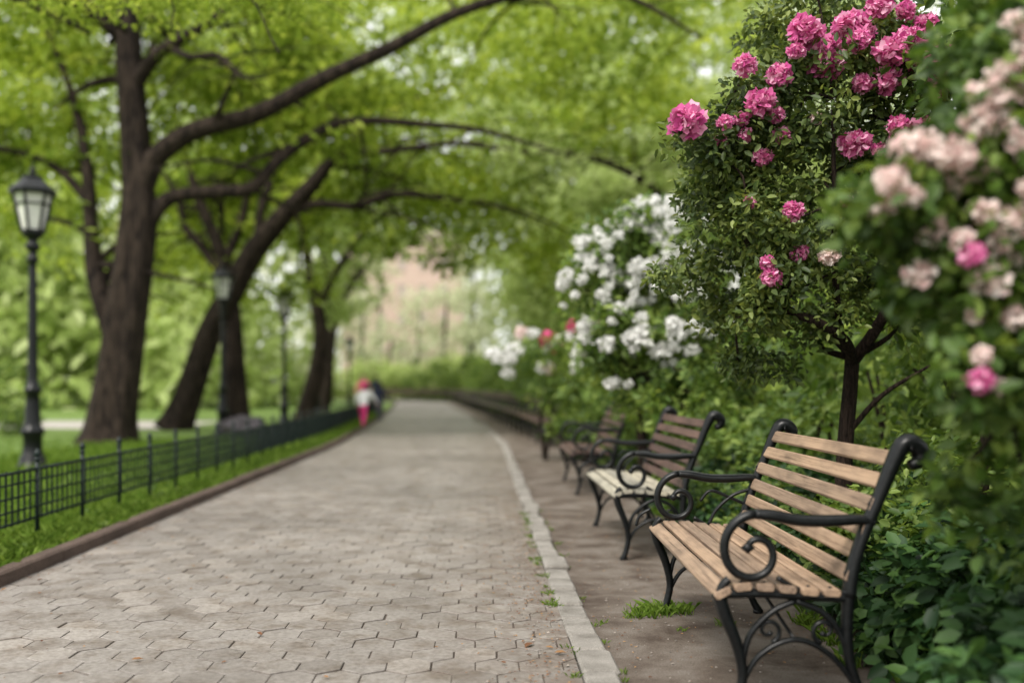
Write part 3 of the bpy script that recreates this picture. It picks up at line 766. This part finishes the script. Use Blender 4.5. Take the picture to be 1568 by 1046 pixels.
lob = [(1.30, 9.5, 2.2, .45, .5, .42), (1.67, 9.6, 2.45, .45, .5, .36), (1.36, 9.5, 1.5, .4, .5, .42), (1.85, 9.3, 1.75, .55, .5, .55), (1.05, 9.4, 1.95, .28, .3, .3), (1.6, 9.4, 1.1, .4, .5, .4), (2.3, 9.8, 2.2, .6, .6, .6), (1.95, 8.9, 1.0, .4, .4, .45)]
fl = []
for (x, y, z, a, b, c) in lob[:5]+lob[3:4]:
    for _ in range(27):
        d = norm(R.normal(size=(1, 3))+np.array([[-.3, -.9, .45]]))[0]
        fl.append((x+d[0]*a*1.08, y+d[1]*b*1.12, z+d[2]*c*1.1, random.uniform(.035, .09)))
shrub('white_flowering_shrub', lob, 70, (.2, 105, .08), M_underl, fl, M_white,
      [[(1.55, 9.5, -.03, .06), (1.5, 9.5, .6, .05), (1.45, 9.5, 1.2, .035), (1.3, 9.5, 2, .015)], [(1.6, 9.5, .2, .04), (1.75, 9.5, .9, .035), (1.8, 9.5, 1.7, .02), (1.7, 9.6, 2.3, .01)]], npet=60)
lob = [(.95, 15, 1.35, .55, .6, .55), (1.5, 14.2, 1.3, .55, .6, .7), (1.4, 14.8, .7, .8, .6, .6), (2.1, 13, 1.3, .6, .7, .9), (1.7, 12.7, .7, .4, .6, .6)]
fl = []
for (x, y, z, a, b, c) in lob[:2]:
    for _ in range(9):
        d = norm(R.normal(size=(1, 3))+np.array([[-.5, -1, .7]]))[0]
        fl.append((x+d[0]*a, y+d[1]*b, z+d[2]*c, random.uniform(.07, .12), M_white if d[0] < 0 else M_pale))
fl += [(.95, 14.3, 1.75, .13, M_red), (1.05, 14.3, 1.68, .12, M_red), (1.25, 13.8, 1.9, .1, M_red), (.35, 15, 1.5, .16, M_white), (.2, 15.2, 1.55, .14, M_white), (.6, 14.8, 1.85, .12, M_pale)]
shrub('rose_bush', lob, 40, (.28, 100, .1), M_underl, fl, M_white, npet=50)

# ---- foreground shrub with pale flowers
lob = [(1.33, 2.7, 1.55, .22, .25, .3), (1.5, 2.75, 1.95, .24, .3, .3), (1.36, 2.7, 1.2, .17, .24, .22), (1.17, 2.62, 1.5, .1, .14, .14), (1.48, 2.75, .9, .22, .28, .25), (1.75, 2.9, 1.5, .3, .35, .5), (1.75, 2.9, 2.2, .3, .35, .3), (1.8, 2.8, .8, .3, .35, .4), (1.22, 2.66, 1.33, .08, .12, .12)]
fl = [(.946, 1.565, .042), (.975, 1.59, .04), (1.02, 1.664, .046), (1.05, 1.65, .038), (1.10, 1.63, .046), (1.07, 1.585, .044), (1.187, 1.77, .046), (1.286, 1.87, .048), (1.31, 1.84, .04), (1.137, 1.40, .034), (1.06, 1.366, .042), (1.195, 1.35, .046), (1.245, 1.48, .05),
      (1.336, 1.18, .044), (1.16, 1.11, .034), (1.087, 1.47, .042), (1.17, 1.17, .026), (1.35, 1.90, .046), (1.187, 1.27, .028), (1.36, 1.47, .042), (1.22, 1.10, .022), (1.15, 1.71, .038), (1.125, 1.58, .038), (.96, 1.52, .034), (1.14, 1.66, .042), (1.22, 1.72, .038), (1.08, 1.69, .034), (1.27, 1.26, .034), (1.0, 1.54, .032), (1.30, 1.6, .036), (1.21, 1.43, .034),
      (1.19, 1.61, .038), (1.25, 1.66, .04), (1.33, 1.72, .04), (1.27, 1.55, .034), (1.17, 1.50, .036), (1.33, 1.36, .036), (1.25, 1.78, .04), (1.22, 1.83, .034), (1.36, 1.8, .044), (1.12, 1.44, .03), (1.26, 1.4, .034), (1.31, 1.95, .04), (1.26, 1.95, .034), (1.09, 1.53, .034), (1.03, 1.60, .034)]
fls = [(x, 2.36+random.random()*.12, z, r, M_pink if i in (9, 14) else M_pale) for i, (x, z, r) in enumerate(fl)]
ex = [(f[0]+.03, f[1]+.08, f[2]-.03) for f in fls]
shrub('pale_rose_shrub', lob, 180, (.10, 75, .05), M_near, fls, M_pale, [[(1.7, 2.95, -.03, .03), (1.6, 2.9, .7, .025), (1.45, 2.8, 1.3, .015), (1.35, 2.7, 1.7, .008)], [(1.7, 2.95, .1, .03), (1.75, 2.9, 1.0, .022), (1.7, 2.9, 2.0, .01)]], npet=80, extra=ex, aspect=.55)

def under(name, regions, mat, clump):
    C = []
    for (x0, x1, y0, y1, h, n) in regions:
        for _ in range(n):
            x = random.uniform(x0, x1); C.append((x, random.uniform(y0, y1), h*random.uniform(.1, 1)*min(1, .55+(x-x0)*.8)))
    leaf_obj(name, clumps(C, clump[0], clump[1], clump[2], flat=.8, upb=.9, aspect=.55, jit=.6), mat)
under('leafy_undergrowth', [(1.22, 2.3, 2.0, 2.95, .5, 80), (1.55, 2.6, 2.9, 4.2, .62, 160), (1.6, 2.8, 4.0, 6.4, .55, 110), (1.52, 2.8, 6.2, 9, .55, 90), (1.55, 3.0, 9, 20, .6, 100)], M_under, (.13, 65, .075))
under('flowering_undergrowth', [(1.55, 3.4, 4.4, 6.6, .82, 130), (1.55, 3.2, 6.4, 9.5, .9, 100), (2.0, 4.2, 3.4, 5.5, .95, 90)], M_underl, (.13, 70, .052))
lob = [(3.0+random.gauss(0, .2), y, 1.2, .7, .7, 1.2) for y in np.arange(4.2, 12, 1.0)]+[(2.75, 4.2, 1.6, .5, .5, 1.2), (3.2, 5.4, 2.3, .6, .6, 1.0), (3.4, 6.5, 2.6, .7, .7, 1.2)]
shrub('tall_shrubs', lob, 38, (.24, 70, .095), M_underl)
lob = [(2.6, 3.6, 1.3, .5, .5, 1.3), (2.7, 3.4, 2.3, .5, .5, .6), (2.35, 4.6, 2.75, .35, .4, .5)]
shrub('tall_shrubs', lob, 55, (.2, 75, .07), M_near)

e = empty('overhanging_branch'); mb = MB(); C = []
main = [(-6.5, 18.8, 7.6, .06), (-5.0, 13, 6.0, .04), (-3.9, 10, 4.95, .028), (-2.9, 9.0, 4.6, .018), (-1.9, 8.6, 4.35, .008)]
q = limb(mb, main, 8, 6); sprays(mb, q, C, 11, .5, 1.1, .55, .15)
main = [(-7.2, 18.8, 7.6, .06), (-6.6, 13, 6.3, .045), (-5.8, 10.5, 5.3, .03), (-4.9, 9.6, 4.9, .012)]
q = limb(mb, main, 8, 6); sprays(mb, q, C, 9, .5, 1.1, .55, .15)
C = [(c[0], c[1], max(c[2], 4.35+.12*(c[1]-8.6)*2)) for c in C]
mb.obj('twigs', M_bark, e)
leaf_obj('leaves', clumps(C, .36, 90, .055, flat=.3, upb=.9, aspect=.4), M_canopy, e)

# ------------------------------------------------------------------ grass
def blades(n, x, y, h, keep=None):
    px = R.uniform(x[0], x[1], n); py = y[0]+(y[1]-y[0])*R.random(n)**1.5
    sh = np.array([shift(v) for v in py])
    P = np.stack([px+sh, py, np.full(n, -.015)], 1)
    hh = h*(.5+R.random(n)); a = R.random(n)*6.283
    dx = np.stack([np.cos(a), np.sin(a), np.zeros(n)], 1)
    ln = np.stack([R.normal(size=n)*.35, R.normal(size=n)*.35, np.ones(n)], 1)*hh[:, None]
    wd = (hh*.10)[:, None]
    V = np.empty((n, 6, 3))
    V[:, 0] = P-dx*wd*.5; V[:, 5] = P+dx*wd*.5
    V[:, 1] = P+ln*.4-dx*wd*.45; V[:, 4] = P+ln*.4+dx*wd*.45
    b = P+ln+np.stack([ln[:, 0], ln[:, 1], -.15*hh], 1)*.4
    V[:, 2] = P+ln*.8-dx*wd*.2; V[:, 3] = b
    return V.reshape(-1, 3)
leaf_obj('grass', [blades(22000, (-3.7, -2.74), (4.5, 18), .10), blades(14000, (-7, -3.6), (5.5, 20), .11), blades(9000, (-3.7, -2.74), (14, 40), .13), blades(6000, (-14, -4), (13, 21), .09)], M_grass)
C = [(random.uniform(-3.6, -2.82)+0, random.uniform(5, 26), random.uniform(.0, .06)) for _ in range(420)]
C = [(c[0]+shift(c[1]), c[1], c[2]) for c in C]
leaf_obj('ground_cover', clumps(C, .09, 30, .035, flat=.6, upb=1.2, aspect=.7), M_underl)
T = []
def tuft(x, y, r, n, h):
    a = blades(n, (0, 1), (0, 1), h).reshape(-1, 6, 3)
    base = a[:, 0].copy(); base[:, 2] = 0
    p, _ = ball(n, (r, r, 0)); p[:, 0] += x; p[:, 1] += y; p[:, 2] = .004
    T.append((a-base[:, None, :]+p[:, None, :]).reshape(-1, 3))
for _ in range(40):
    tuft(XR-.015+random.gauss(0, .012), random.uniform(3.6, 9), .025, 22, .028)
for _ in range(14):
    tuft(XR+.15+random.gauss(0, .01), random.uniform(3.4, 9), .02, 18, .025)
tuft(.82, 4.95, .13, 260, .045); tuft(.95, 4.98, .1, 150, .05); tuft(.72, 4.85, .06, 60, .03); tuft(.56, 4.75, .03, 30, .02); tuft(1.12, 4.7, .05, 50, .03); tuft(.9, 4.6, .03, 26, .022)
for _ in range(30): tuft(random.uniform(1.45, 1.65), random.uniform(3.2, 9), .05, 40, .06)
leaf_obj('grass_tufts', T, M_grass)
n = 800
P = np.stack([XR-.02-np.abs(R.normal(size=n))*.18, 3.3+R.random(n)**1.3*9, np.full(n, .015)], 1)
n2 = 150
P2 = np.stack([R.uniform(-2.4, .3, n2), 3.4+R.random(n2)*12, np.full(n2, .015)], 1)
n3 = 800
P3 = np.stack([R.uniform(.53, 1.6, n3), 3.2+R.random(n3)*8, np.full(n3, .006)], 1)
n4 = 90
P4 = np.stack([-2.56+np.abs(R.normal(size=n4))*.05, 4+R.random(n4)*10, np.full(n4, .016)], 1)
up = lambda k: np.tile([0, 0, 1.0], (k, 1))
leaf_obj('fallen_leaves', [leaf_verts(P, up(n)*.5, .014, .5, .15, 1.5), leaf_verts(P2, up(n2)*.5, .018, .6, .15, 1.5), leaf_verts(P3, up(n3)*.5, .013, .5, .15, 1.5), leaf_verts(P4, up(n4)*.5, .025, .5, .15, 1.5),
                           leaf_verts(np.array([[-1.38, 4.05, .018], [-.95, 4.45, .018], [.27, 4.25, .018], [.22, 4.32, .018], [.1, 4.0, .018], [.3, 4.15, .02]]), up(6)*.5, .05, .5, .1, 1.5)], M_litter)
mb = MB()
for i in range(900):
    if i < 620: x, y, z = random.uniform(.53, 1.6), 3.0+random.random()**1.4*6, .001
    else: x, y, z = XR-abs(random.gauss(0, .12)), 3.2+random.random()*5, .009
    r = random.choice((.003, .004, .005, .007))*random.uniform(.7, 1.3); a = random.random()*3
    V = []
    for k in range(5):
        t = a+k*1.2566; V.append((x+math.cos(t)*r*random.uniform(.7, 1.2), y+math.sin(t)*r*random.uniform(.7, 1.2), z+r*.15))
    V += [(x+r*.2, y, z+r*.85), (x, y, z-r*.3)]
    mb.add(V, [(k, (k+1) % 5, 5) for k in range(5)]+[((k+1) % 5, k, 6) for k in range(5)])
mb.obj('gravel', M_peb, smooth=False)

import bmesh
bm = bmesh.new(); bmesh.ops.create_icosphere(bm, subdivisions=4, radius=1)
from mathutils import noise as mn
for v in bm.verts:
    k = 1+.35*mn.noise(v.co*1.4)+.12*mn.noise(v.co*4)
    v.co = Vector((v.co.x*.55*k, v.co.y*.4*k, v.co.z*.3*k))
me = bpy.data.meshes.new('boulder'); bm.to_mesh(me); bm.free(); me.materials.append(M_rock)
o = link(bpy.data.objects.new('boulder', me)); o.location = (-5.35, 23.5, .1)

# ------------------------------------------------------------------ people
def person(name, loc, h, top, bottom, face, crouch=0.0, stride=.12, wide=1.0):
    s = h/1.72
    e = empty(name, loc); e.rotation_euler = (0, 0, face)
    J = {}
    def j(n, x, y, z, r): J[n] = (Vector((x*s, y*s, z*s)), r*s)
    lean = .12*crouch
    j('pel', 0, 0, .92, .13*wide); j('bel', 0, -.01-lean, 1.05, .12*wide); j('che', 0, -.02-lean*2, 1.25, .14*wide); j('nk', 0, -.02-lean*3, 1.43, .06); j('hd0', 0, -.035-lean*3, 1.5, .055); j('hd1', 0, -.04-lean*3, 1.6, .095); j('hd2', 0, -.03-lean*3, 1.68, .075)
    for sd, t in ((-1, 'l'), (1, 'r')):
        st = stride*sd
        j('hip'+t, .09*sd, 0, .86, .10); j('kn'+t, .10*sd, -st*.8-.05, .48, .062*wide); j('an'+t, .10*sd, -st*1.3+.03, .09, .042); j('to'+t, .11*sd, -st*1.3-.11, .03, .035)
        j('sh'+t, .18*sd, -.02-lean*2, 1.38, .06*wide); j('el'+t, .235*sd*wide, st*.8-.02-lean*2, 1.11, .042*wide); j('wr'+t, .24*sd*wide, st*1.2-.12-lean*3, .90, .028); j('ha'+t, .24*sd*wide, st*1.3-.15-lean*3, .83, .034)
    names = list(J)
    E = [('pel', 'bel'), ('bel', 'che'), ('che', 'nk'), ('nk', 'hd0'), ('hd0', 'hd1'), ('hd1', 'hd2')]
    for t in 'lr': E += [('pel', 'hip'+t), ('hip'+t, 'kn'+t), ('kn'+t, 'an'+t), ('an'+t, 'to'+t), ('che', 'sh'+t), ('sh'+t, 'el'+t), ('el'+t, 'wr'+t), ('wr'+t, 'ha'+t)]
    me = bpy.data.meshes.new(name+'_skeleton')
    me.from_pydata([J[n][0] for n in names], [(names.index(a), names.index(b)) for a, b in E], [])
    tmp = link(bpy.data.objects.new('tmp_skel', me))
    sk = tmp.modifiers.new('s', 'SKIN')
    for i, n in enumerate(names):
        me.skin_vertices[0].data[i].radius = (J[n][1], J[n][1]*(.8 if n in ('pel', 'bel', 'che') else 1))
        me.skin_vertices[0].data[i].use_root = (n == 'pel')
    sb = tmp.modifiers.new('d', 'SUBSURF'); sb.levels = 2; sb.render_levels = 2
    dg = bpy.context.evaluated_depsgraph_get()
    nm = bpy.data.meshes.new_from_object(tmp.evaluated_get(dg))
    bpy.data.objects.remove(tmp)
    body = link(bpy.data.objects.new('body', nm), e)
    nm.materials.clear()
    for m in (top, bottom, M_skin, M_shoe, M_hair): nm.materials.append(m)
    for p in nm.polygons:
        c = p.center/s; p.use_smooth = True
        if c.z > 1.44: p.material_index = 4 if (c.z > 1.64 or c.y > -.02-lean*3) else 2
        elif c.z < .09: p.material_index = 3
        elif abs(c.x) > .2 and c.z < .93: p.material_index = 2
        elif c.z < .88: p.material_index = 1
        else: p.material_index = 0
    mb = MB()
    hd = J['hd1'][0]
    mb.lathe([(0.001, -.02*s), (.014*s, 0), (.001, .03*s)], (hd.x, hd.y-.098*s, hd.z-.01*s), 6)
    for sd, t in ((-1, 'l'), (1, 'r')):
        mb.lathe([(0.001, -.03*s), (.012*s, 0), (.001, .03*s)], (sd*.092*s, hd.y+.01*s, hd.z), 6)
        H = J['ha'+t][0]
        for k in range(4):
            b = H+Vector((0, (k-1.5)*.016*s, -.01*s))
            mb.tube([b, b+Vector((-sd*.004*s, 0, -.045*s)), b+Vector((-sd*.018*s, -.006*s, -(.075+.012*(k in (1, 2)))*s))], [.0095*s, .0085*s, .006*s], 6)
        b = H+Vector((0, -.03*s, .02*s)); mb.tube([b, b+Vector((-sd*.01*s, -.025*s, -.025*s)), b+Vector((-sd*.014*s, -.03*s, -.055*s))], [.011*s, .009*s, .007*s], 6)
    mb.obj('hands_and_features', M_skin, e)
    me2 = MB()
    for sd in (-1, 1): me2.lathe([(0.001, -.008*s), (.009*s, 0), (.001, .008*s)], (sd*.035*s, hd.y-.088*s, hd.z+.005*s), 6)
    me2.obj('eyes', M_hair, e)
person('child', (-2.98, 26.0, 0.01), 1.15, M_cwhite, M_cpink, math.radians(160), .8, .14, 1.5)
person('person_walking', (-3.95, 38.5, 0.01), 1.52, M_cnavy, M_cgrey, math.radians(170), .2, .2, 1.1)
person('person_walking', (-4.65, 41, 0.01), 1.55, M_cpink, M_cgrey, math.radians(-15), .1, .15, 1.1)
person('child', (-3.05, 31.0, 0.01), 1.2, M_cnavy, M_cgrey, math.radians(175), .3, .12, 1.15)

# ------------------------------------------------------------------ light: bright, thin overcast
SUN_EL, SUN_AZ = math.radians(52), math.radians(-145)
wld = bpy.data.worlds.new('World'); scene.world = wld; wld.use_nodes = True
nt = wld.node_tree
sky = nt.nodes.new('ShaderNodeTexSky'); sky.sky_type = 'NISHITA'; sky.sun_disc = False
sky.sun_elevation = SUN_EL; sky.sun_rotation = SUN_AZ
sky.air_density = 1.0; sky.dust_density = 6.0; sky.ozone_density = 0.4
tc = nt.nodes.new('ShaderNodeTexCoord')
cl = noise(nt, 2.2, 4, tc.outputs['Generated'], 0.55, 0.4)
cloud = ramp(nt, cl, [(0.3, (0.88, 0.89, 0.90)), (0.7, (1.0, 0.99, 0.965))])
sc_ = nt.nodes.new('ShaderNodeVectorMath'); sc_.operation = 'SCALE'; sc_.inputs['Scale'].default_value = 11.6
nt.links.new(cloud, sc_.inputs[0])
skc = mixc(nt, 0.85, sky.outputs[0], sc_.outputs[0])
bg = nt.nodes['Background']; bg.inputs['Strength'].default_value = 0.15
nt.links.new(skc, bg.inputs['Color'])
sl = bpy.data.lights.new('sun', 'SUN'); sl.energy = 4.2; sl.angle = math.radians(20); sl.color = (1, .95, .88)
so = link(bpy.data.objects.new('sun', sl))
d = Vector((math.sin(SUN_AZ)*math.cos(SUN_EL), math.cos(SUN_AZ)*math.cos(SUN_EL), math.sin(SUN_EL)))
so.rotation_euler = d.to_track_quat('Z', 'Y').to_euler()

# ------------------------------------------------------------------ camera
cd = bpy.data.cameras.new('camera'); cam = link(bpy.data.objects.new('camera', cd))
cam.location = (0, 0, 1.1); cam.rotation_euler = (math.radians(90), 0, 0)
cd.sensor_width = 36; cd.lens = 36; cd.shift_x = 0.031; cd.shift_y = 0.043
cd.clip_start = 0.1; cd.clip_end = 1500
cd.dof.use_dof = True; cd.dof.focus_distance = 4.5; cd.dof.aperture_fstop = 0.85
scene.camera = cam
